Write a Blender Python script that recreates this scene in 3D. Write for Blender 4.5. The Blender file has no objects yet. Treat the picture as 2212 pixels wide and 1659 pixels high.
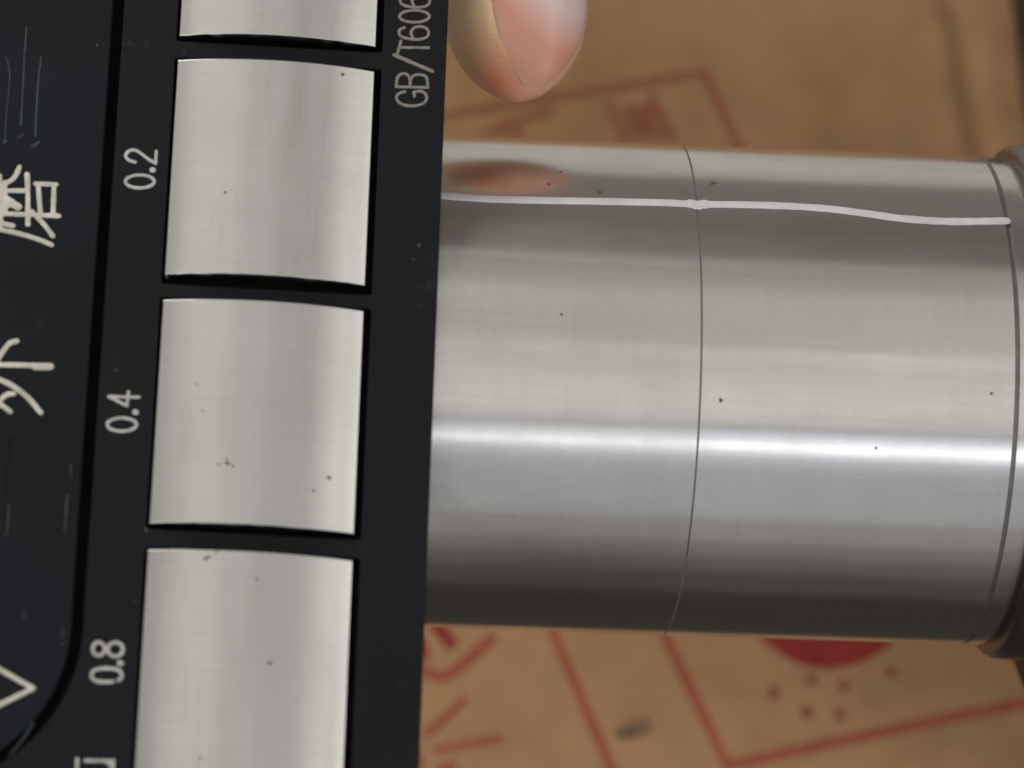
import bpy, bmesh, math, random
import numpy as np
from mathutils import Matrix, Vector, noise
random.seed(4); PI = math.pi
MM = 0.001                      # the scene is laid out in millimetres, built in metres
ZT = 110.0                      # height of the plate's face above the bench, mm
S = bpy.context.scene
COL = S.collection

# ------------------------------------------------------------------ camera
F, CX, CY, W = 7900.0, 850.0, 829.5, 2212.0       # focal length and optical centre, in photo pixels (2212 wide)
RT = Matrix(((0.99778206, -0.05372077, -0.03930707),
             (0.03999641, 0.95585981, -0.29108816),
             (0.05320953, 0.28887040, 0.95588840)))
CAM = Vector((-2.09814288, -136.47461868, 341.24420981))
cam = bpy.data.cameras.new('camera'); co = bpy.data.objects.new('camera', cam); COL.objects.link(co)
co.matrix_world = Matrix.Translation((CAM + Vector((0, 0, ZT))) * MM) @ RT.to_4x4()
cam.sensor_width = 36.0; cam.lens = F / W * 36.0
cam.shift_x = (W / 2 - CX) / W
cam.clip_start = 0.02; cam.clip_end = 20
cam.dof.use_dof = True; cam.dof.focus_distance = 0.373; cam.dof.aperture_fstop = 18
S.camera = co

# ------------------------------------------------------------------ world + exposure
S.view_settings.view_transform = 'Standard'; S.view_settings.look = 'None'
S.view_settings.exposure = 0; S.view_settings.gamma = 1
w = bpy.data.worlds.new("World"); S.world = w; w.use_nodes = True
w.node_tree.nodes['Background'].inputs[0].default_value = (1.0, .88, .76, 1)
w.node_tree.nodes['Background'].inputs[1].default_value = 0.040

# ------------------------------------------------------------------ lamps of the room and added fill panels
def panel(name, loc, size, L, aim=(20, -15, 0), col=(1, 1, 1), vis=True):
    """soft light panel; loc/aim/size in mm, L = radiance"""
    l = bpy.data.lights.new(name, 'AREA'); l.shape = 'RECTANGLE'
    l.size, l.size_y = size[0] * MM, size[1] * MM
    l.energy = L * l.size * l.size_y * PI; l.color = col
    o = bpy.data.objects.new(name, l); COL.objects.link(o)
    p = Vector(loc) * MM + Vector((0, 0, ZT * MM)); a = Vector(aim) * MM + Vector((0, 0, ZT * MM))
    o.location = p
    z = (p - a).normalized(); x = Vector((1, 0, 0)); x = (x - z * x.dot(z)).normalized(); y = z.cross(x)
    o.rotation_euler = Matrix((x, y, z)).transposed().to_euler()
    o['kind'] = 'structure'
    return o
def at_angle(wdeg, xi, D=900):
    a, b = math.radians(wdeg), math.radians(xi)
    return (D * math.tan(b) , D * math.sin(a) - 20, D * math.cos(a) - 29)
def band(name, w0, w1, x0, x1, L, col=(1, 1, 1), D=900):
    m = (w0 + w1) / 2; h = 2 * D * math.tan(math.radians((w1 - w0) / 2))
    X0, X1 = D * math.tan(math.radians(x0)), D * math.tan(math.radians(x1))
    p = at_angle(m, 0, D)
    return panel(name, ((X0 + X1) / 2, p[1], p[2]), (X1 - X0, h), L, aim=((X0 + X1) / 2, -20, -29), col=col)
band('ceiling_panel', -32, 3, -30, 42, .65, (1, .985, .955))
for x0, x1, L in ((-42, -30, .36), (-30, -10, .58), (-10, 3, .48), (3, 21, .405), (21, 26, .58), (26, 29.5, .80), (29.5, 33.5, .62), (33.5, 42, 1.0)):
    band('window_light', 3.2, 31, x0, x1, L, (1, .985, .945)); band('window_light', 31.2, 46, x0, x1, L * .68, (1, .985, .94))
band('tube_lamp', -42.0, -39.6, -30, 8, 1.5, (.95, .97, 1.03))
band('tube_lamp', -42.9, -39.6, 8, 42, 3.0, (.95, .97, 1.02))
band('ceiling_panel', -52, -46.6, -30, 42, .44, (.94, .965, 1.06))
band('ceiling_panel', -46.5, -42.1, -30, 8, .42, (.94, .97, 1.06)); band('ceiling_panel', -39.5, -32.3, -30, 8, .44, (.95, .97, 1.05))
band('ceiling_panel', -46.5, -43.3, 8, 42, .80, (.90, .94, 1.08)); band('ceiling_panel', -39.2, -34.5, 8, 42, .95, (.90, .93, 1.10))  # added panels beside the tube, giving its reflection a halo
band('ceiling_panel', -77.8, -52.2, -30, 42, .37, (.97, .985, 1.02))
band('wall_fill', -90, -78, -30, 42, .25, (1, .98, .95))  # added dim panels at wall height, for the shaft's edge tones
band('wall_fill', -98, -90.5, -30, 42, .15, (1, .97, .93))
band('wall_fill', -108, -98.3, -30, 42, .085, (1, .95, .9))
band('wall_fill', -122, -108.3, -30, 42, .035, (1, .92, .85))
band('wall_fill', 47, 74, -30, 42, .085, (1, .89, .82))
band('wall_fill', 74, 100, -30, 42, .13, (1, .93, .87))
# added fill panels off to the sides, brightening the paper and finger
band('side_fill', 56, 82, -52, -19, 4.8, (1, .97, .92))
band('side_fill', -72, -12, -50, -25, 1.5, (1, .97, .93))
band('side_fill', -40, 20, 46, 62, 2.4, (1, .97, .93))
band('side_fill', -85, -45, 46, 62, 2.9, (1, .97, .93))
band('side_fill', 24, 70, 46, 62, .5, (1, .97, .93))
panel('left_fill', (-190, 240, 190), (160, 120), 5.0, aim=(20, 0, -110), col=(1, .96, .88))  # added fill from the upper left, for the paper

# ------------------------------------------------------------------ helpers
def lin(c):
    c = c / 255.0
    return c / 12.92 if c <= .04045 else ((c + .055) / 1.055) ** 2.4
def rgb(r, g, b): return (lin(r), lin(g), lin(b), 1)
def ray(px, py):
    return (RT @ Vector(((px - CX) / F, -(py - CY) / F, -1))).normalized()
def at(px, py, z=0.0):
    """photo pixel (2212 wide) -> point in mm on the level plane z (plate face = 0)"""
    d = ray(px, py); return CAM + d * ((z - CAM.z) / d.z)
def V(p): return (p[0] * MM, p[1] * MM, (p[2] + ZT) * MM)
def mesh_obj(name, verts, faces, mat, parent=None, smooth=True, label=None):
    me = bpy.data.meshes.new(name); me.from_pydata([V(v) for v in verts], [], faces); me.update()
    if smooth: me.polygons.foreach_set('use_smooth', [True] * len(me.polygons))
    me.materials.append(mat)
    o = bpy.data.objects.new(name, me); COL.objects.link(o)
    bm = bmesh.new(); bm.from_mesh(me); bmesh.ops.recalc_face_normals(bm, faces=bm.faces); bm.to_mesh(me); bm.free()
    if parent is not None: adopt(o, parent)
    if label: o['label'] = label
    return o
def adopt(o, parent):
    o.parent = parent
    if parent.type == 'EMPTY': o.matrix_parent_inverse = Matrix.Translation(-parent.location)
def thing(name, label, cat, loc):
    o = bpy.data.objects.new(name, None); COL.objects.link(o); o.location = V(loc)
    o.empty_display_size = .01; o['label'] = label; o['category'] = cat; return o
def resample(pts, step):
    pts = [Vector(p) for p in pts]; out = [pts[0].copy()]
    # Catmull-Rom when more than two points
    if len(pts) > 2:
        q = [pts[0] * 2 - pts[1]] + pts + [pts[-1] * 2 - pts[-2]]; fine = []
        for i in range(1, len(q) - 2):
            for k in range(8):
                t = k / 8
                fine.append(.5 * ((2 * q[i]) + (q[i + 1] - q[i - 1]) * t + (2 * q[i - 1] - 5 * q[i] + 4 * q[i + 1] - q[i + 2]) * t * t + (-q[i - 1] + 3 * q[i] - 3 * q[i + 1] + q[i + 2]) * t ** 3))
        fine.append(pts[-1]); pts = fine
    for a, b in zip(pts[:-1], pts[1:]):
        n = max(1, int((b - a).length / step))
        for k in range(1, n + 1): out.append(a.lerp(b, k / n))
    return out
def stroke_geo(pts, wid, h, closed=False, nrm=None, wvar=.08, step=None, seed=0):
    """domed ribbon of width wid, height h along pts (mm, 3-D); nrm(p) = surface normal"""
    pts = resample(pts, step or wid * .5)
    n = len(pts); vs, fs = [], []
    nrm = nrm or (lambda p: Vector((0, 0, 1)))
    prof = [(-1, 0), (-.8, .6), (-.35, 1), (.35, 1), (.8, .6), (1, 0)]
    rows = []
    def row(c, side, up, r):
        base = len(vs)
        for a, b in prof: vs.append(c + side * (a * r) + up * (b * h * min(1, r / (wid / 2) + .001)))
        rows.append(base)
    for i, p in enumerate(pts):
        if closed: t = pts[(i + 1) % (n - 1)] - pts[(i - 1) % (n - 1)]
        else: t = pts[min(n - 1, i + 1)] - pts[max(0, i - 1)]
        if t.length < 1e-6: t = Vector((1, 0, 0))
        up = nrm(p).normalized(); t = (t - up * t.dot(up)).normalized(); side = up.cross(t)
        r = wid / 2 * (1 + wvar * noise.noise(Vector((i * .35, seed * 7.3, 0))) * 2)
        if i == 0 and not closed:
            for k in (0, 1, 2, 3): a = k / 4 * PI / 2; row(p - t * (r * math.cos(a)), side, up, max(.02, r * math.sin(a)))
        row(p, side, up, r)
        if i == n - 1 and not closed:
            for k in (3, 2, 1, 0): a = k / 4 * PI / 2; row(p + t * (r * math.cos(a)), side, up, max(.02, r * math.sin(a)))
    m = len(prof)
    for a, b in zip(rows[:-1], rows[1:]):
        for k in range(m - 1): fs.append((a + k, a + k + 1, b + k + 1, b + k))
    return vs, fs
def strokes_obj(name, strokes, mat, parent, z, wid, h, px=True, step=None, label=None, wvar=.08):
    """strokes: list of pixel polylines lying on level plane z"""
    vs, fs = [], []
    for j, s in enumerate(strokes):
        closed = s[0] == s[-1] and len(s) > 3
        p3 = [at(x, y, z) if px else Vector((x, y, z)) for x, y in s]
        a, b = stroke_geo(p3, wid, h * (1 + .04 * j), closed=closed, seed=j + len(name), step=step, wvar=wvar)
        o = len(vs); vs += a; fs += [tuple(i + o for i in f) for f in b]
    return mesh_obj(name, vs, fs, mat, parent, label=label)
def ell(cx, cy, rx, ry, n=20, a0=0, a1=2 * PI, p=2.0):
    out = []
    for k in range(n + 1):
        a = a0 + (a1 - a0) * k / n; c, s_ = math.cos(a), math.sin(a)
        out.append((cx + rx * math.copysign(abs(c) ** (2 / p), c), cy + ry * math.copysign(abs(s_) ** (2 / p), s_)))
    if abs(a1 - a0 - 2 * PI) < 1e-6: out[-1] = out[0]
    return out

# ------------------------------------------------------------------ materials
def mat(name):
    m = bpy.data.materials.new(name); m.use_nodes = True
    nt = m.node_tree; return m, nt, nt.nodes['Principled BSDF']
def N(nt, t, **k):
    n = nt.nodes.new(t)
    for a, b in k.items():
        if a.startswith('_'): setattr(n, a[1:], b)
        else: n.inputs[a.replace('__', ' ')].default_value = b
    return n
def coords(nt, scale=(1, 1, 1), rot=(0, 0, 0)):
    tc = N(nt, 'ShaderNodeTexCoord'); mp = N(nt, 'ShaderNodeMapping'); mp.inputs['Scale'].default_value = scale
    mp.inputs['Rotation'].default_value = rot
    nt.links.new(tc.outputs['Object'], mp.inputs['Vector']); return mp.outputs[0]
def noise_n(nt, vec, scale, detail=4, rough=.55):
    n = N(nt, 'ShaderNodeTexNoise'); n.inputs['Scale'].default_value = scale
    n.inputs['Detail'].default_value = detail; n.inputs['Roughness'].default_value = rough
    nt.links.new(vec, n.inputs['Vector']); return n.outputs['Fac']
def ramp(nt, fac, stops):
    r = N(nt, 'ShaderNodeValToRGB'); e = r.color_ramp.elements
    e[0].position, e[0].color = stops[0]; e[1].position, e[1].color = stops[-1]
    for p, c in stops[1:-1]:
        x = e.new(p); x.color = c
    nt.links.new(fac, r.inputs[0]); return r.outputs[0]
def mixc(nt, f, a, b, mode='MIX'):
    m = N(nt, 'ShaderNodeMix', _data_type='RGBA', _blend_type=mode)
    for i, v in ((0, f), (6, a), (7, b)):
        if hasattr(v, 'is_linked'): nt.links.new(v, m.inputs[i])
        else: m.inputs[i].default_value = v
    return m.outputs[2]
def bump(nt, bs, h, strength, dist):
    b = N(nt, 'ShaderNodeBump'); b.inputs['Strength'].default_value = strength; b.inputs['Distance'].default_value = dist
    nt.links.new(h, b.inputs['Height']); nt.links.new(b.outputs[0], bs.inputs['Normal'])

def black_mat(name, base, rough=.56, spec=.17):
    m, nt, b = mat(name); v = coords(nt)
    a = noise_n(nt, v, 55, 3); c = noise_n(nt, v, 260, 6, .7)
    col = ramp(nt, a, [(.35, base), (.68, tuple(x * f for x, f in zip(base[:3], (1.12, 1.22, 1.42))) + (1,))])
    d = ramp(nt, c, [(.66, (0, 0, 0, 1)), (.8, (1, 1, 1, 1))])
    e = ramp(nt, noise_n(nt, v, 130, 6, .72), [(.60, (0, 0, 0, 1)), (.78, (.55, .55, .55, 1))])
    col = mixc(nt, e, col, (.020, .024, .032, 1))
    nt.links.new(mixc(nt, d, col, (.04, .046, .052, 1)), b.inputs['Base Color'])
    nt.links.new(ramp(nt, c, [(.3, (rough - .08,) * 3 + (1,)), (.75, (rough + .12,) * 3 + (1,))]), b.inputs['Roughness'])
    b.inputs['Specular IOR Level'].default_value = spec
    bump(nt, b, noise_n(nt, v, 2500, 3), .25, .00004)
    return m
M_black = black_mat('black_paint', (.0075, .0080, .0090, 1))
M_panel = black_mat('black_paint_panel', (.0072, .0082, .0104, 1), .54)
M_dark = black_mat('dark_recess', (.004, .004, .0045, 1), .7, .15)
M_rubber = black_mat('black_casting', (.011, .011, .012, 1), .45, .5)

def flat_mat(name, c, rough=.6, metal=0, var=.12, sc=600):
    m, nt, b = mat(name); v = coords(nt); n = noise_n(nt, v, sc, 4)
    lo = tuple(x * (1 - var * 2) for x in c[:3]) + (1,); hi = tuple(min(1, x * (1 + var)) for x in c[:3]) + (1,)
    nt.links.new(ramp(nt, n, [(.3, lo), (.65, hi)]), b.inputs['Base Color'])
    b.inputs['Roughness'].default_value = rough; b.inputs['Metallic'].default_value = metal
    b.inputs['Specular IOR Level'].default_value = .3
    return m
M_white = flat_mat('engraving_cream', (.62, .60, .52, 1), .65)
M_digit = flat_mat('engraving_grey', (.50, .49, .46, 1), .65)
M_dim = flat_mat('engraving_dull', (.24, .22, .20, 1), .7)
M_scr = flat_mat('scratch_grey', (.050, .066, .070, 1), .6, var=.35, sc=300)
M_paint = flat_mat('white_paint', (.66, .65, .66, 1), .5, var=.08, sc=220)
M_spot = flat_mat('rust_spot', (.125, .105, .085, 1), .8)

def steel(name, base, rough, grain, gs, gb, aniso=0.0, stain=.10, tangent_axis='Z', streak=(9, 300, 300), sk=.5):
    m, nt, b = mat(name); b.inputs['Metallic'].default_value = 1
    g = noise_n(nt, coords(nt, grain), 1.0, 5, .6)
    st = noise_n(nt, coords(nt, (1, 1, 1)), 95, 5, .6); st2 = noise_n(nt, coords(nt), 700, 4, .7)
    c1 = ramp(nt, st, [(.3, tuple(x * (1 - stain) for x in base) + (1,)), (.65, tuple(base) + (1,))])
    c2 = mixc(nt, .22, c1, ramp(nt, g, [(.3, (.80, .80, .80, 1)), (.7, (1, 1, 1, 1))]), 'MULTIPLY')
    c3 = mixc(nt, ramp(nt, st2, [(.70, (0, 0, 0, 1)), (.80, (.5, .5, .5, 1))]), c2, tuple(x * .45 for x in base) + (1,))
    k = noise_n(nt, coords(nt, streak), 1.0, 5, .65)
    c3 = mixc(nt, sk, c3, ramp(nt, k, [(.30, (.74, .72, .70, 1)), (.5, (.95, .95, .95, 1)), (.72, (1, 1, 1, 1))]), 'MULTIPLY')
    nt.links.new(c3, b.inputs['Base Color'])
    nt.links.new(ramp(nt, st, [(.25, (rough * 1.15,) * 3 + (1,)), (.75, (rough * .85,) * 3 + (1,))]), b.inputs['Roughness'])
    if aniso:
        b.inputs['Anisotropic'].default_value = aniso; b.inputs['Anisotropic Rotation'].default_value = .25
        t = N(nt, 'ShaderNodeTangent', _direction_type='RADIAL', _axis=tangent_axis); nt.links.new(t.outputs[0], b.inputs['Tangent'])
    bump(nt, b, g, gs, gb)
    return m
# grinding marks on the blocks run across (x); on the shaft they run round it (so vary along the axis = object x)
M_block = steel('ground_steel', (.80, .79, .765), .19, (90, 1500, 90), .11, .000008, stain=.07, streak=(260, 25, 60), sk=.5)
M_shaft_a = steel('polished_shaft_steel', (.80, .782, .752), .24, (900, 160, 160), .14, .000008, stain=.13, aniso=.7, tangent_axis='X')
M_shaft_b = steel('bright_shaft_steel', (.82, .804, .772), .225, (900, 160, 160), .10, .000008, stain=.10, aniso=.7, tangent_axis='X')
M_grime = flat_mat('seam_grime', (.17, .16, .15, 1), .6, metal=.3)
M_grime2 = flat_mat('groove_grime', (.22, .21, .20, 1), .45, metal=.8)
M_ring = steel('flange_steel', (.24, .225, .21), .38, (900, 90, 90), .2, .00001)

# ------------------------------------------------------------------ bench and paper
TZ = -ZT
M_bench = flat_mat('bench_grey', (.62, .62, .60, 1), .55, var=.1, sc=30)
def slab(name, x0, x1, y0, y1, z0, z1, m, parent=None):
    v = [(x0, y0, z0), (x1, y0, z0), (x1, y1, z0), (x0, y1, z0), (x0, y0, z1), (x1, y0, z1), (x1, y1, z1), (x0, y1, z1)]
    f = [(0, 3, 2, 1), (4, 5, 6, 7), (0, 1, 5, 4), (1, 2, 6, 5), (2, 3, 7, 6), (3, 0, 4, 7)]
    return mesh_obj(name, v, f, m, parent, smooth=False)
b = slab('workbench', -500, 600, -56.5, 620, TZ - 30, TZ - .4, M_bench); b['kind'] = 'structure'

def paper_z(x, y):
    h = .55 * noise.noise(Vector((x * .018, y * .018, 3))) + .16 * noise.noise(Vector((x * .07, y * .07, 9)))
    # fold running down the upper right
    a, c = at(2018, -60, TZ), at(2138, 345, TZ)
    d = (c - a).normalized(); q = Vector((x, y, TZ)) - a; t = q.dot(d); s_ = q.x * d.y - q.y * d.x + .9 * math.sin(t * .16 + .5)
    f = max(0, min(1, t / 5)) * max(0, min(1, (34 - t) / 5))
    h += -1.1 * f * math.exp(-(s_ / 1.6) ** 2) + .45 * f * math.exp(-((s_ - 2.4) / 1.5) ** 2)
    return h
m, nt, bs = mat('kraft_paper'); v = coords(nt)
n1 = noise_n(nt, v, 38, 6, .6); n2 = noise_n(nt, v, 150, 5, .6); n3 = noise_n(nt, v, 1500, 3, .6)
c = ramp(nt, n1, [(.28, (.45, .262, .128, 1)), (.5, (.50, .296, .156, 1)), (.72, (.53, .308, .170, 1))])
c = mixc(nt, .5, c, ramp(nt, n2, [(.33, (.80, .79, .77, 1)), (.5, (.96, .96, .96, 1)), (.7, (1.05, 1.03, 1, 1))]), 'MULTIPLY')
c = mixc(nt, .25, c, ramp(nt, n3, [(.3, (.8, .8, .8, 1)), (.7, (1, 1, 1, 1))]), 'MULTIPLY')
nt.links.new(c, bs.inputs['Base Color']); bs.inputs['Roughness'].default_value = .9; bs.inputs['Specular IOR Level'].default_value = .05
bump(nt, bs, n2, .3, .0003); M_paper = m
def ink(name, c):
    m, nt, b = mat(name); v = coords(nt); n = noise_n(nt, v, 260, 5, .65)
    nt.links.new(ramp(nt, n, [(.3, tuple(x * .85 for x in c) + (1,)), (.7, tuple(min(1, x * 1.2) for x in c) + (1,))]), b.inputs['Base Color'])
    b.inputs['Roughness'].default_value = .7; b.inputs['Specular IOR Level'].default_value = .2; return m
M_ink = ink('red_ink', (.40, .105, .065)); M_inkf = ink('faded_red_ink', (.36, .125, .075))
M_inkd = ink('deep_red_ink', (.33, .042, .035)); M_inkb = ink('brown_ink', (.33, .115, .072)); M_smudge = ink('grey_smudge', (.26, .17, .10))

paper = thing('kraft_paper', 'brown kraft paper sheet with red printed frames lying flat under the shaft', 'paper', (30, 60, TZ))
PX0, PX1, PY0, PY1 = -150, 240, -57, 100
nx, ny = 260, 130
# finer near the fold: plain even grid is fine enough (about 1.6 mm)
vs = []; fs = []
for j in range(ny + 1):
    for i in range(nx + 1):
        x = PX0 + (PX1 - PX0) * i / nx; y = PY0 + (PY1 - PY0) * j / ny
        vs.append((x, y, TZ + 1.2 + paper_z(x, y)))
for j in range(ny):
    for i in range(nx):
        a = j * (nx + 1) + i; fs.append((a, a + 1, a + nx + 2, a + nx + 1))
mesh_obj('sheet', vs, fs, M_paper, paper)

def print_mark(name, polys, m, wid_px, zoff=.12, wv=.1):
    vs, fs = [], []
    for j, s in enumerate(polys):
        pts = resample([at(x, y, TZ + 1.2) for x, y in s], 1.2)
        n = len(pts); wid = wid_px / 16.3; base = len(vs)
        for i, p in enumerate(pts):
            t = (pts[min(n - 1, i + 1)] - pts[max(0, i - 1)]).normalized(); side = Vector((-t.y, t.x, 0))
            r = wid / 2 * (1 + wv * noise.noise(Vector((i * .5, j * 3.1 + len(name), 1))))
            for k in (-1, -.33, .33, 1):
                q = p + side * (k * r); vs.append((q.x, q.y, TZ + 1.2 + zoff + .012 * j + paper_z(q.x, q.y)))
        for i in range(n - 1):
            for k in range(3): a = base + i * 4 + k; fs.append((a, a + 1, a + 5, a + 4))
    return mesh_obj(name, vs, fs, m, paper)
def disc_mark(name, cx, cy, rx, ry, m, zoff=.12):
    vs = []; fs = []
    R = 6; n = 36
    c = at(cx, cy, TZ + 1.2); vs.append((c.x, c.y, TZ + 1.2 + zoff + paper_z(c.x, c.y)))
    for r in range(1, R + 1):
        for k in range(n):
            a = 2 * PI * k / n; wob = 1 + .05 * noise.noise(Vector((math.cos(a) * 1.5 + cx, math.sin(a) * 1.5, cy)))
            q = at(cx + rx * wob * r / R * math.cos(a), cy + ry * wob * r / R * math.sin(a), TZ + 1.2)
            vs.append((q.x, q.y, TZ + 1.2 + zoff + paper_z(q.x, q.y)))
    for k in range(n): fs.append((0, 1 + k, 1 + (k + 1) % n))
    for r in range(R - 1):
        for k in range(n):
            a = 1 + r * n + k; b_ = 1 + r * n + (k + 1) % n; fs.append((a, b_, b_ + n, a + n))
    return mesh_obj(name, vs, fs, m, paper)
print_mark('printed_frame', [[(760, 284), (958, 250), (1240, 202), (1521, 156)]], M_inkf, 17)
print_mark('printed_frame', [[(1518, 150), (1590, 305)], [(1590, 305), (1880, 860), (2198, 1432), (2260, 1560)]], M_inkf, 18, .14)
print_mark('printed_frame', [[(1120, 1190), (1194, 1366), (1325, 1670)]], M_ink, 19)
print_mark('printed_frame', [[(1340, 1180), (1435, 1372), (1572, 1656)]], M_ink, 20)
print_mark('printed_frame', [[(1564, 1656), (1800, 1604), (2000, 1561), (2260, 1508)]], M_ink, 21, .14)
print_mark('printed_character', [[(1072, 272), (1192, 241)], [(1112, 262), (1118, 300)], [(1040, 285), (1095, 280)]], M_inkf, 15)
print_mark('printed_character', [[(1310, 214), (1330, 262), (1352, 308)], [(1402, 202), (1430, 252), (1452, 300)],
                                 [(1342, 238), (1410, 232)], [(1350, 262), (1418, 256)], [(1360, 288), (1430, 282)], [(1378, 236), (1398, 286)]], M_inkf, 17)
print_mark('printed_character', [[(905, 1447), (930, 1456), (960, 1461), (992, 1442), (1030, 1408), (1067, 1374)]], M_ink, 21)
print_mark('printed_character', [[(935, 1345), (960, 1372), (978, 1398)]], M_inkd, 28)
print_mark('printed_character', [[(905, 1380), (918, 1425)]], M_inkd, 24)
print_mark('printed_character', [[(915, 1590), (960, 1552), (1007, 1508)]], M_ink, 14)
print_mark('printed_character', [[(938, 1622), (1010, 1608), (1085, 1594)]], M_ink, 15)
print_mark('printed_character', [[(890, 1625), (910, 1660)], [(945, 1664), (985, 1655)]], M_ink, 20)
disc_mark('printed_red_disc', 1790, 1236, 205, 206, M_inkd)
for x, y, r in ((1672, 1497, 13), (1752, 1470, 11), (1822, 1481, 12), (1922, 1451, 11), (1743, 1538, 13), (1814, 1543, 13)):
    disc_mark('printed_dot', x, y, r, r * 1.15, M_inkb)
print_mark('ink_smudge', [[(1328, 1586), (1365, 1578)]], M_smudge, 24)
print_mark('ink_smudge', [[(1352, 1580), (1405, 1566)]], M_smudge, 30, .16)
print_mark('ink_smudge', [[(1340, 1588), (1376, 1582)]], ink('dark_smudge', (.14, .092, .06)), 13, .2)

# ------------------------------------------------------------------ the shaft
RS = 26.026; AY = -23.46; AZ = -3 - RS; AA = 0.01818
ax = Vector((math.cos(AA), math.sin(AA), 0)); ny_ = Vector((-math.sin(AA), math.cos(AA), 0)); nz_ = Vector((0, 0, 1))
AO = Vector((0, AY, AZ))
def on_axis(s, r, ph): return AO + ax * s + (nz_ * math.cos(ph) + ny_ * math.sin(ph)) * r
shaft = thing('machine_shaft', 'polished steel shaft with thin seam and wavy white paint line, right of plate', 'shaft', (40, AY, TZ))
def lathe(name, prof, m, parent, n=160, label=None):
    vs, fs = [], []
    q = [prof[0]]
    for a, b in zip(prof[:-1], prof[1:]):
        if b[0] - a[0] > 3 and abs(a[1] - b[1]) < .01: q += [(a[0] + .25, a[1]), (a[0] + 1.0, a[1]), (b[0] - 1.0, b[1]), (b[0] - .25, b[1])]
        q.append(b)
    prof = q
    for s, r in prof:
        for k in range(n): vs.append(on_axis(s, r, 2 * PI * k / n))
    for i in range(len(prof) - 1):
        for k in range(n):
            a = i * n + k; b_ = i * n + (k + 1) % n; fs.append((a, b_, b_ + n, a + n))
    fs.append(tuple(range(n))); fs.append(tuple(range((len(prof) - 1) * n, len(prof) * n)))
    o = mesh_obj(name, vs, fs, m, parent, label=label)
    o.data.polygons[-1].use_smooth = False; o.data.polygons[-2].use_smooth = False
    o.data.set_sharp_from_angle(angle=math.radians(35))
    return o
G1, G2 = 42.45, 74.25
lathe('shaft_section', [(-62, 24.5), (-60.5, RS), (G1 - .10, RS), (G1 - .09, RS - .5)], M_shaft_a, shaft)
lathe('seam_ring', [(G1 - .13, RS - .6), (G1 - .13, RS - .04), (G1 + .13, RS - .04), (G1 + .13, RS - .6)], M_grime, shaft)
lathe('shaft_section', [(G1 + .09, RS - .5), (G1 + .10, RS), (G2 - .36, RS), (G2 - .35, RS - .6)], M_shaft_b, shaft)
lathe('seam_ring', [(G2 - .45, RS - .8), (G2 - .45, RS - .22), (G2 + .30, RS - .22), (G2 + .30, RS - .8)], M_grime2, shaft)
lathe('end_collar', [(G2 + .14, RS - .7), (G2 + .15, RS - .02), (G2 + 1.6, RS - .02), (G2 + 2.2, RS - .1), (G2 + 2.8, RS - .4), (G2 + 3.3, RS - 1.0), (G2 + 3.5, RS - 2.0)], M_shaft_b, shaft)
lathe('flange', [(77.0, 20), (77.1, RS - .9), (77.15, 26.5), (77.4, 27.0), (78.0, 27.35), (79, 27.45), (84, 27.45)], M_ring, shaft)
lathe('end_cap', [(84, 20), (84.0, 33), (84.6, 33.6), (110, 33.6)], M_rubber, shaft)
# cast housing foot that carries the shaft (only its rim is in the frame)
def prism(name, poly, z0, z1, m, parent, bev=1.2):
    c = Vector((sum(p[0] for p in poly) / len(poly), sum(p[1] for p in poly) / len(poly)))
    vs = []; n = len(poly)
    for z, ins in ((z0, 0), (z1 - bev, 0), (z1 - bev * .3, bev * .3), (z1, bev)):
        for p in poly:
            d = (Vector(p) - c); d = d * (1 - ins / d.length); vs.append((c.x + d.x, c.y + d.y, z))
    fs = [tuple(range(n))[::-1], tuple(range(3 * n, 4 * n))]
    for l in range(3):
        for k in range(n): a = l * n + k; b_ = l * n + (k + 1) % n; fs.append((a, b_, b_ + n, a + n))
    return mesh_obj(name, vs, fs, m, parent, smooth=False)
prism('housing_foot', [(95.2, 92), (96.6, 62), (98.6, 42), (103, 30), (104, -60), (165, -60), (165, 92)], TZ + 2.4, TZ + 14, M_rubber, shaft)
prism('housing_body', [(104, 62), (104, AY - 30), (150, AY - 30), (150, 62)], TZ + 13, AZ, M_rubber, shaft)  # out of view; lengthened to shade the upper right of the paper

def on_shaft(px, py, lift=0.0):
    d = ray(px, py); w_ = CAM - AO
    dp = d - ax * d.dot(ax); wp = w_ - ax * w_.dot(ax)
    A, B, C_ = dp.dot(dp), 2 * dp.dot(wp), wp.dot(wp) - (RS + lift) ** 2
    D = max(0, B * B - 4 * A * C_); t = (-B - math.sqrt(D)) / (2 * A); return CAM + d * t
def shaft_n(p):
    q = p - AO; q = q - ax * q.dot(ax); return q.normalized()
line = [(880, 418), (957, 423), (1060, 430), (1180, 433), (1300, 435), (1440, 438), (1500, 441), (1600, 442), (1700, 445), (1790, 451), (1870, 461), (1950, 472), (2040, 478), (2110, 478), (2173, 477)]
a, b_ = stroke_geo([on_shaft(*p) for p in line], 1.06, .14, nrm=shaft_n, wvar=.05, step=.8)
mesh_obj('white_paint_line', a, b_, M_paint, shaft)
a, b_ = stroke_geo([on_shaft(1493, 440), on_shaft(1505, 443), on_shaft(1522, 441)], 1.32, .17, nrm=shaft_n, wvar=.1, step=.3)
mesh_obj('white_paint_blob', a, b_, M_paint, shaft)
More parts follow.
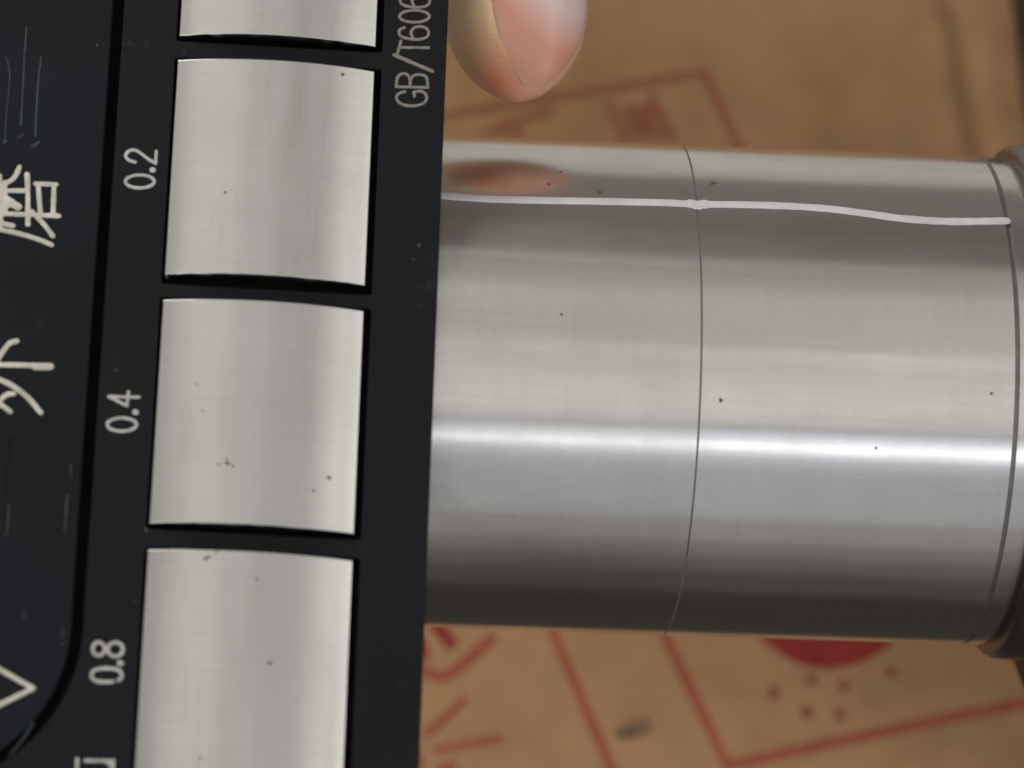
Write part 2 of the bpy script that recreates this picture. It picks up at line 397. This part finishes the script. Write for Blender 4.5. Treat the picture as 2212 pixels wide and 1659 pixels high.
def spot(p, n_, rx, ry, parent, ang=0, m=None, seed=0, name='rust_spot'):
    n_ = n_.normalized(); t = Vector((1, 0, 0)); t = (t - n_ * t.dot(n_)).normalized(); u = n_.cross(t)
    k = 14; vs = [p + n_ * .03]; fs = []
    for i in range(k):
        a = 2 * PI * i / k; wob = 1 + .7 * noise.noise(Vector((math.cos(a) * 1.3 + seed * 5, math.sin(a) * 1.3, seed)))
        x, y = rx * wob * math.cos(a), ry * wob * math.sin(a)
        x, y = x * math.cos(ang) - y * math.sin(ang), x * math.sin(ang) + y * math.cos(ang)
        vs.append(p + t * x + u * y + n_ * .004)
    for i in range(k): fs.append((0, 1 + i, 1 + (i + 1) % k))
    return mesh_obj(name, vs, fs, m or M_spot, parent)
for i, (x, y, r) in enumerate([(1212, 371, .16), (1186, 398, .2), (1296, 415, .24), (1541, 394, .30), (1536, 400, .18), (1213, 679, .17), (1557, 865, .22), (2142, 850, .17), (1892, 968, .14)]):
    p = on_shaft(x, y); spot(p, shaft_n(p), r, r * .9, shaft, seed=i)

# ------------------------------------------------------------------ the roughness comparison plate
plate = thing('roughness_comparison_plate', 'black roughness comparison plate holding bright steel samples marked 0.2, 0.4 and 0.8', 'gauge plate', (-5, -20, -3))
UL, UR, UE, UG, P, HB = -10.986, 8.7187, 15.8821, -17.2252, 25.2543, 22.6022
TH = 2.3
def poly_plate(name, outer, holes, z_top, th, m, parent, bev=.14, res=1):
    cu = bpy.data.curves.new(name, 'CURVE'); cu.dimensions = '2D'; cu.fill_mode = 'BOTH'
    for pts in [outer] + holes:
        sp = cu.splines.new('POLY'); sp.points.add(len(pts) - 1); sp.use_cyclic_u = True
        for q, p in zip(sp.points, pts): q.co = (p[0] * MM, p[1] * MM, 0, 1)
    cu.extrude = (th / 2 - bev) * MM; cu.bevel_depth = bev * MM; cu.bevel_resolution = 2; cu.offset = -bev * MM
    t = bpy.data.objects.new('tmp', cu); COL.objects.link(t)
    dg = bpy.context.evaluated_depsgraph_get(); me = bpy.data.meshes.new_from_object(t.evaluated_get(dg))
    bpy.data.objects.remove(t); bpy.data.curves.remove(cu)
    me.transform(Matrix.Translation((0, 0, (z_top - th / 2 + ZT) * MM)))
    me.materials.clear(); me.materials.append(m); me.name = name
    o = bpy.data.objects.new(name, me); COL.objects.link(o); adopt(o, parent); return o
def rrect(x0, x1, y0, y1, r, n=6, radii=None):
    out = []
    rr = radii or (r, r, r, r)                       # BL, BR, TR, TL
    for (cx, cy, a0), q in zip(((x0, y0, 180), (x1, y0, 270), (x1, y1, 0), (x0, y1, 90)), rr):
        sx = 1 if cx == x0 else -1; sy = 1 if cy == y0 else -1
        for k in range(n + 1):
            a = math.radians(a0 + 90 * k / n); out.append((cx + sx * q + q * math.cos(a), cy + sy * q + q * math.sin(a)))
    return out
# sample rows: k = 0 .. 3, tops at v = -(k-1)*P
TOPS = [P, 0.0, -P, -2 * P]
PV1, PV0 = P + 4, -2 * P - HB - 9
gaps = [.55, .95, .55, .6]
windows = [rrect(UL - .28, UR + .72, t - HB - g, t + .30, .25, 3) for t, g in zip(TOPS, gaps)]
pl_v0 = at(-60, 1712, 0).y + .0
panel_outer = rrect(-62, UG + .55, pl_v0, PV1 - 3, 16, 22)
panel_inner = rrect(-62 + 1.1, UG - .55, pl_v0 + 1.1, PV1 - 4.1, 15, 22)
poly_plate('plate_face', rrect(-68, UE, PV0, PV1, 3, 8), windows + [panel_outer], 0, TH, M_black, plate, bev=.10)
poly_plate('side_panel', panel_inner, [], .10, TH, M_panel, plate, bev=.22)
poly_plate('backing_plate', rrect(-67.8, UE - .15, PV0 + .15, PV1 - .15, 3, 8), [], -TH, .69, M_dark, plate, bev=.1)

SAG = 1.55
def block_z(x):
    c = (UL + UR) / 2; h = (UR - UL) / 2; Rb = (h * h + SAG * SAG) / (2 * SAG)
    return .05 + math.sqrt(max(0, Rb * Rb - (x - c) ** 2)) - (Rb - SAG)
def make_block(top, k):
    x0, x1, y0, y1 = UL, UR, top - HB, top
    nx, ny = 48, 8; e = .06
    xs = [x0, x0 + e * .4, x0 + e, x0 + e * 1.5, x0 + e * 3] + [x0 + e + (x1 - x0 - 2 * e) * i / nx for i in range(1, nx)] + [x1 - e * 3, x1 - e * 1.5, x1 - e, x1 - e * .4, x1]
    ys = [y0, y0 + e * .4, y0 + e, y0 + e * 1.5, y0 + e * 3, y0 + 1] + [y0 + e + (y1 - y0 - 2 * e) * i / ny for i in range(1, ny)] + [y1 - 1, y1 - e * 3, y1 - e * 1.5, y1 - e, y1 - e * .4, y1]
    def drop(d): return 0 if d >= e else (e - math.sqrt(max(0, e * e - (e - d) ** 2)))
    vs = []; fs = []
    for y in ys:
        for x in xs:
            # tiny nicks along the lower edge
            d = min(max(drop(x - x0), drop(x1 - x)) + max(drop(y - y0), drop(y1 - y)), e)
            vs.append((x, y + (.05 * noise.noise(Vector((x * 1.1, k * 9.0, y0))) if y == y0 else 0), block_z(x) - d))
    m_ = len(xs)
    for j in range(len(ys) - 1):
        for i in range(m_ - 1): a = j * m_ + i; fs.append((a, a + 1, a + m_ + 1, a + m_))
    rim = [i for i in range(m_)] + [j * m_ + m_ - 1 for j in range(1, len(ys))] + [(len(ys) - 1) * m_ + i for i in range(m_ - 2, -1, -1)] + [j * m_ for j in range(len(ys) - 2, 0, -1)]
    base = len(vs)
    for r in rim: vs.append((vs[r][0], vs[r][1], -TH + .005))
    L = len(rim)
    for i in range(L): fs.append((rim[i], rim[(i + 1) % L], base + (i + 1) % L, base + i))
    o = mesh_obj('steel_sample', vs, fs, M_block, plate)
    return o
blocks = [make_block(t, k) for k, t in enumerate(TOPS)]
def on_block(px, py):
    p = at(px, py, 1.0)
    for _ in range(5): p = at(px, py, block_z(max(UL, min(UR, p.x))))
    c = (UL + UR) / 2; h = (UR - UL) / 2; Rb = (h * h + SAG * SAG) / (2 * SAG)
    return p, Vector(((p.x - c) / Rb, 0, 1)).normalized()
for i, (k, x, y, rx, ry, ang) in enumerate([(2, 491, 1001, .30, .16, -.3), (2, 503, 1006, .22, .09, -.4), (2, 473, 1003, .24, .08, .1), (2, 490, 992, .07, .2, 0),
        (2, 711, 1032, .22, .17, -.6), (2, 677, 1060, .15, .12, 0), (2, 425, 830, .11, .09, 0), (2, 437, 887, .12, .08, 0),
        (3, 447, 1205, .33, .19, .5), (3, 468, 1193, .08, .17, 0), (3, 582, 1432, .24, .17, -.5), (3, 554, 1251, .17, .09, 0), (3, 433, 1638, .18, .1, 0),
        (1, 740, 161, .19, .15, 0), (1, 487, 416, .18, .13, -.4), (1, 500, 410, .07, .05, 0)]):
    p, n_ = on_block(x, y); spot(p, n_, rx, ry, blocks[k], ang, seed=i + 30,
                                m=M_spot)

def zs(pts, k, ox, oy): return [(ox + x / k, oy + y / k) for x, y in pts]
K1, K3, K4 = 2.792, 2.866, 3.4133
ZC = .004
z1 = lambda *p: zs(p, K1, 0, 0)
z2 = lambda *p: zs(p, K1, 0, 540)
z3 = lambda *p: zs(p, K3, 0, 1080)
z4 = lambda *p: zs(p, K4, 324, 0)
def char(strokes, m, w, z=ZC, name='engraved_character', h=.05, label=None, step=None):
    return strokes_obj(name, strokes, m, plate, z, w / 21.0, h, label=label, step=step or .12, wvar=.1)
dotp = lambda x, y: [(x - .8, y), (x + .8, y + .4)]
# 0.2
char([ell(302, 392, 31, 14, 26)], M_digit, 7.0)
char([dotp(330, 367)], M_digit, 12)
char([z1((815, 978), (778, 966), (758, 940), (776, 912), (812, 905), (850, 925), (897, 962), (938, 984)), z1((938, 984), (943, 912))], M_digit, 7.0)
# 0.4
char([zs(ell(735, 1053, 88, 40, 26), K1, 0, 540)], M_digit, 7.0)
char([dotp(293, 540 + 978 / K1)], M_digit, 12)
char([z2((838, 888), (656, 884)), z2((656, 884), (766, 940)), z2((766, 940), (775, 856))], M_digit, 6.6)
# 0.8
char([zs(ell(660, 1085, 93, 42, 26, math.radians(72), math.radians(72 + 332), 2.6), K3, 0, 1080)], M_digit, 7.4)
char([dotp(260, 1080 + 1010 / K3)], M_digit, 12)
char([zs(ell(611, 922, 37, 41, 20), K3, 0, 1080), zs(ell(714, 925, 47, 43, 22), K3, 0, 1080)], M_digit, 7.4)
# standard's number on the right margin
G = 6.3
char([z4((1880, 675), (1835, 690), (1817, 722), (1850, 765), (1930, 781), (2010, 765), (2040, 728), (2030, 690), (1990, 672), (1945, 680)), z4((1945, 680), (1950, 712))], M_dim, G)
char([z4((1815, 640), (2050, 645)), z4((1817, 640), (1824, 575), (1855, 545), (1893, 547), (1916, 580), (1919, 640)), z4((1919, 600), (1940, 560), (1985, 550), (2032, 562), (2046, 600), (2048, 645))], M_dim, G)
char([z4((2082, 525), (1803, 406))], M_dim, 8)
char([z4((1836, 350), (2055, 352)), z4((1850, 303), (1824, 400))], M_dim, G)
six = [(1875, 203), (1840, 222), (1845, 262), (1900, 284), (1980, 290), (2038, 275), (2055, 240), (2035, 207), (1985, 195), (1942, 210), (1925, 243), (1938, 278)]
char([z4(*six)], M_dim, G)
char([zs(ell(1950, 120, 110, 44, 24), K4, 324, 0)], M_dim, G)
char([z4(*[(x + 8, y - 236) for x, y in six])], M_dim, G)
# half-visible big characters on the side panel (rotated a quarter turn)
ZP = .104
char([z1((216, 1108), (338, 1113)), z1((326, 1113), (320, 1298)), z1((230, 1112), (244, 1292)), z1((-60, 1290), (60, 1290), (355, 1302)),
      z1((163, 1052), (168, 1160), (168, 1352)), z1((192, 1275), (262, 1350), (318, 1422)), z1((-80, 1372), (0, 1384), (110, 1408), (220, 1440), (312, 1477)),
      z1((118, 1005), (92, 1062), (55, 1095), (-40, 1140)), z1((-70, 1150), (155, 1150)), z1((30, 1186), (120, 1247)), z1((-30, 1260), (60, 1205)),
      z1((-20, 1290), (50, 1238), (110, 1255)), z1((-2, 1060), (6, 1360)), z1((5, 1345), (78, 1362)), z1((30, 1100), (32, 1290)), z1((-60, 1060), (-60, 1380))], M_white, 10.2, ZP, h=.06)
char([z2((100, 549), (62, 560), (30, 595), (-40, 690)), z2((-120, 690), (80, 693), (220, 697)), z2((-90, 700), (-60, 750), (0, 782), (80, 822), (170, 892), (245, 980)), z2((82, 866), (38, 874), (-20, 925), (-60, 960)),
      z2((-30, 905), (62, 975))], M_white, 10.8, ZP, h=.06)
char([z2((215, 703), (305, 703))], M_white, 15, ZP, h=.06)
char([z3((-160, 960), (205, 1166)), z3((205, 1166), (-160, 1345))], M_white, 10, ZP, h=.06)
char([z3((478, 1605), (474, 1720)), z3((530, 1614), (702, 1616)), z3((702, 1612), (694, 1720)), z3((655, 1618), (692, 1650))], M_digit, 7)
# old rubbed-out scratches
def scratch(s, w, m=M_scr, z=ZP, h=.02): return char(s, m, w, z - .01, name='scratch', h=h, step=.3)
scratch([z1((35, 340), (58, 430), (52, 560), (38, 700), (30, 850))], 3)
scratch([z1((160, 165), (148, 330), (140, 500), (125, 755))], 3.4)
scratch([z1((248, 345), (232, 480), (222, 620), (213, 820))], 3.4)
scratch([z1((20, 862), (40, 850))], 4); scratch([z1((112, 830), (134, 812))], 4); scratch([z1((190, 880), (225, 862))], 4); scratch([z1((205, 888), (240, 852))], 3)
scratch([z2((405, 1480), (400, 1560), (392, 1690))], 4.2)
scratch([z2((52, 1540), (44, 1690), (35, 1720))], 3)
scratch([z2((92, 1135), (60, 1140), (50, 1260), (40, 1420), (18, 1690))], 3.2, M_dark)
scratch([z2((425, 1300), (430, 1370))], 3)
scratch([z3((205, 1380), (150, 1470), (60, 1580))], 3.4)
scratch([z3((150, 690), (148, 730))], 3); scratch([z3((386, 800), (388, 835))], 3.4)

for i, (x, y, q) in enumerate([(251, 800, .16), (210, 97, .2), (316, 1144, .24), (140, 1215, .12), (905, 530, .2), (360, 596, .22), (893, 560, .16), (135, 1390, .14), (930, 1210, .1), (292, 1300, .1), (862, 1480, .1), (52, 1530, .13), (345, 250, .09)]):
    spot(at(x, y, .0 if x > 230 else .1), Vector((0, 0, 1)), q, q * .6, plate, i, m=M_scr, seed=i + 70, name='paint_chip')

# ------------------------------------------------------------------ the finger
hand = thing('hand', 'fingertip with a pink nail gripping the plate from behind at the top', 'hand', (20, 45, -14))
axis_px = [(-90, -24), (0, -13)]
def fin_axis(t):
    """t = mm from the fingertip; centre point of the section"""
    # down the image towards the tip; rises a little under the plate further back
    tip = at(1122, 217, -9.6)
    d1 = (at(1112, 0, -9.6) - at(1124, 220, -9.6)); d1 = d1.normalized()
    p = tip + d1 * t
    bend = max(0, t - 24); p.z -= .012 * bend * bend; p.x -= .010 * bend * bend * .6
    return p
def fin_r(t):
    # half width, half height
    R0 = 7.6
    if t < 11: q = max(0, 1 - ((11 - t) / 11) ** 2.05); wv = R0 * q ** .55
    else: wv = R0 + .35 * math.sin(min(1, (t - 11) / 16) * PI / 2)
    if t > 60: wv += .08 * (t - 60)
    hv = wv * .84 if t > 6 else wv * (.78 + .01 * t)
    return wv, hv
LEN = 92.0
ts = [0.0, .05, .15, .3, .5, .75, 1.05, 1.4, 1.8] + [2.2 + .42 * i for i in range(56)] + [26 + 2.2 * i for i in range(31)]
ROLL = math.radians(29); HW = math.radians(53); NAILT = .85; NAILB = 16.2
NA = 144
def nail_f(t, a):
    """signed 'inside nail' measure (mm-ish, >0 inside)"""
    da = (a - ROLL); wv = fin_r(max(t, 2.5))[0]
    sx = (HW - abs(da)) * wv
    # rounded free edge and rounded root
    hw = HW * 7.5; x = da * 7.5
    edge_t = NAILT + 5.2 * (min(1, abs(x) / hw)) ** 4
    root_t = NAILB - 2.6 * (min(1, abs(x) / hw)) ** 2.2
    return min(sx, t - edge_t, root_t - t)
def sec(t, a, lift=0.0):
    c = fin_axis(t); e = .4; d = (fin_axis(t + e) - fin_axis(max(0, t - e))).normalized()
    side = d.cross(Vector((0, 0, 1))).normalized()
    if side.x < 0: side = -side
    up = side.cross(d).normalized()
    if up.z < 0: up = -up
    wv, hv = fin_r(t)
    return c + side * ((wv + lift) * math.sin(a)) + up * ((hv + lift) * math.cos(a))
vs = []; fs = []
for t in ts:
    for k in range(NA):
        a = -PI + 2 * PI * k / NA
        f = nail_f(t, a)
        lift = .05 * noise.noise(Vector((t * .35, math.sin(a) * 2, math.cos(a) * 2)))
        lift += .03 * noise.noise(Vector((t * 1.6, math.sin(a) * 9, math.cos(a) * 9)))
        if t > 1:
            if f > 0: lift -= min(.16, f * .35)
            elif f > -1.3: lift += .06 * math.sin(min(1, -f / 1.3) * PI) * min(1, (t - 1) / 2)
        # creases at the last joint
        for tc in (25.5, 27.4, 50, 52): lift -= .22 * math.exp(-((t - tc + .3 * math.sin(a * 3)) / .35) ** 2) * (1 if math.cos(a) > -.2 else .6)
        vs.append(sec(t, a, lift * min(1, t / .8)))
n_t = len(ts)
for i in range(n_t - 1):
    for k in range(NA):
        a = i * NA + k; b_ = i * NA + (k + 1) % NA; fs.append((a, b_, b_ + NA, a + NA))
fs.append(tuple(range(NA))); fs.append(tuple(range((n_t - 1) * NA, n_t * NA)))
m, nt, bs = mat('skin'); v = coords(nt)
n1 = noise_n(nt, v, 170, 4, .6); n2 = noise_n(nt, v, 1400, 4, .6)
tipc = Vector(V(at(1085, 205, -8)))
vd = N(nt, 'ShaderNodeVectorMath', _operation='DISTANCE'); nt.links.new(v, vd.inputs[0]); vd.inputs[1].default_value = tipc
mr = N(nt, 'ShaderNodeMapRange'); mr.inputs[1].default_value = .0015; mr.inputs[2].default_value = .0085; nt.links.new(vd.outputs['Value'], mr.inputs[0])
c = mixc(nt, mr.outputs[0], (.64, .23, .13, 1), (.86, .62, .37, 1))  # skin red at tip; left tone lightened to make up for the plate's shade
sx = N(nt, 'ShaderNodeSeparateXYZ'); nt.links.new(v, sx.inputs[0])
mr2 = N(nt, 'ShaderNodeMapRange'); mr2.inputs[1].default_value = at(1080, 60, -8).x * MM; mr2.inputs[2].default_value = at(1160, 60, -8).x * MM; nt.links.new(sx.outputs[0], mr2.inputs[0])
c = mixc(nt, mr2.outputs[0], c, (.70, .37, .25, 1))
c = mixc(nt, .5, c, ramp(nt, n1, [(.3, (.80, .74, .70, 1)), (.7, (1, 1, 1, 1))]), 'MULTIPLY')
nt.links.new(c, bs.inputs['Base Color']); bs.inputs['Roughness'].default_value = .5; bs.inputs['Specular IOR Level'].default_value = .3
bs.inputs['Subsurface Weight'].default_value = .25; bs.inputs['Subsurface Radius'].default_value = (1, .35, .2); bs.inputs['Subsurface Scale'].default_value = .002
wv_ = N(nt, 'ShaderNodeTexWave', _bands_direction='Y'); wv_.inputs['Scale'].default_value = 620; wv_.inputs['Distortion'].default_value = 5; wv_.inputs['Detail'].default_value = 2; wv_.inputs['Detail Scale'].default_value = .35
nt.links.new(v, wv_.inputs['Vector'])
hh = mixc(nt, .35, n2, wv_.outputs['Fac'])
bump(nt, bs, hh, .55, .00012); M_skin = m
mesh_obj('finger', vs, fs, M_skin, hand)
# nail plate
vs = []; fs = []
nu, nv = 40, 46
for j in range(nv + 1):
    for i in range(nu + 1):
        u = -1 + 2 * i / nu; v_ = j / nv
        x = abs(u)
        t0 = NAILT - .35 + 5.2 * x ** 4; t1 = NAILB - 2.6 * x ** 2.2
        t = t0 + (t1 - t0) * v_
        a = ROLL + HW * 1.0 * u
        lift = -.15 + .19 * (1 - x ** 4) + .12 * math.sin(v_ * PI) - (.22 if v_ > .97 else 0)
        if t < 4: # the nail runs flatter than the pulp near its free edge
            lift += .08 * ((4 - t) / 4) ** 1.5
        vs.append(sec(max(t, .8), a, lift))
top = len(vs)
for p in list(vs[:top]):
    vs.append(Vector(p) - Vector((0, 0, .22)))
def gi(i, j): return j * (nu + 1) + i
for j in range(nv):
    for i in range(nu):
        fs.append((gi(i, j), gi(i + 1, j), gi(i + 1, j + 1), gi(i, j + 1)))
for i in range(nu): fs.append((gi(i, 0), gi(i + 1, 0), gi(i + 1, 0) + top, gi(i, 0) + top))
for j in range(nv):
    fs.append((gi(0, j), gi(0, j + 1), gi(0, j + 1) + top, gi(0, j) + top)); fs.append((gi(nu, j), gi(nu, j + 1), gi(nu, j + 1) + top, gi(nu, j) + top))
m, nt, bs = mat('nail'); v = coords(nt)
lun_glare = Vector(V(at(1215, -42, -6)))  # pale lunula, enlarged so its colour also stands in for glare
vd = N(nt, 'ShaderNodeVectorMath', _operation='DISTANCE'); nt.links.new(v, vd.inputs[0]); vd.inputs[1].default_value = lun_glare
lf = ramp(nt, vd.outputs['Value'], [(.0, (1, 1, 1, 1)), (.0038, (1, 1, 1, 1)), (.0052, (0, 0, 0, 1))])
c = ramp(nt, noise_n(nt, v, 260, 3), [(.3, (.66, .265, .20, 1)), (.7, (.70, .325, .24, 1))])
tp = Vector(V(at(1130, 205, -8)))
vd2 = N(nt, 'ShaderNodeVectorMath', _operation='DISTANCE'); nt.links.new(v, vd2.inputs[0]); vd2.inputs[1].default_value = tp
mr = N(nt, 'ShaderNodeMapRange'); mr.inputs[1].default_value = .001; mr.inputs[2].default_value = .012; nt.links.new(vd2.outputs['Value'], mr.inputs[0])
c = mixc(nt, mr.outputs[0], (.58, .29, .18, 1), c)
c = mixc(nt, lf, c, (.72, .58, .55, 1))
at_ = N(nt, 'ShaderNodeAttribute', _attribute_name='rim'); c = mixc(nt, ramp(nt, at_.outputs['Fac'], [(.70, (0, 0, 0, 1)), (.99, (.8, .8, .8, 1))]), c, (.64, .36, .245, 1))
nt.links.new(c, bs.inputs['Base Color']); bs.inputs['Roughness'].default_value = .36
bs.inputs['Subsurface Weight'].default_value = .2; bs.inputs['Subsurface Scale'].default_value = .0015
bs.inputs['Coat Weight'].default_value = .12; bs.inputs['Coat Roughness'].default_value = .15
bump(nt, bs, noise_n(nt, coords(nt, (1600, 60, 60)), 1, 3), .15, .00003)
nail = mesh_obj('fingernail', vs, fs, m, hand)
at_r = nail.data.attributes.new('rim', 'FLOAT', 'POINT')
for j in range(nv + 1):
    for i in range(nu + 1):
        k = max(abs(-1 + 2 * i / nu), 1 - j / nv * 7 if j / nv * 7 < 1 else 0)
        at_r.data[gi(i, j)].value = k; at_r.data[gi(i, j) + top].value = k
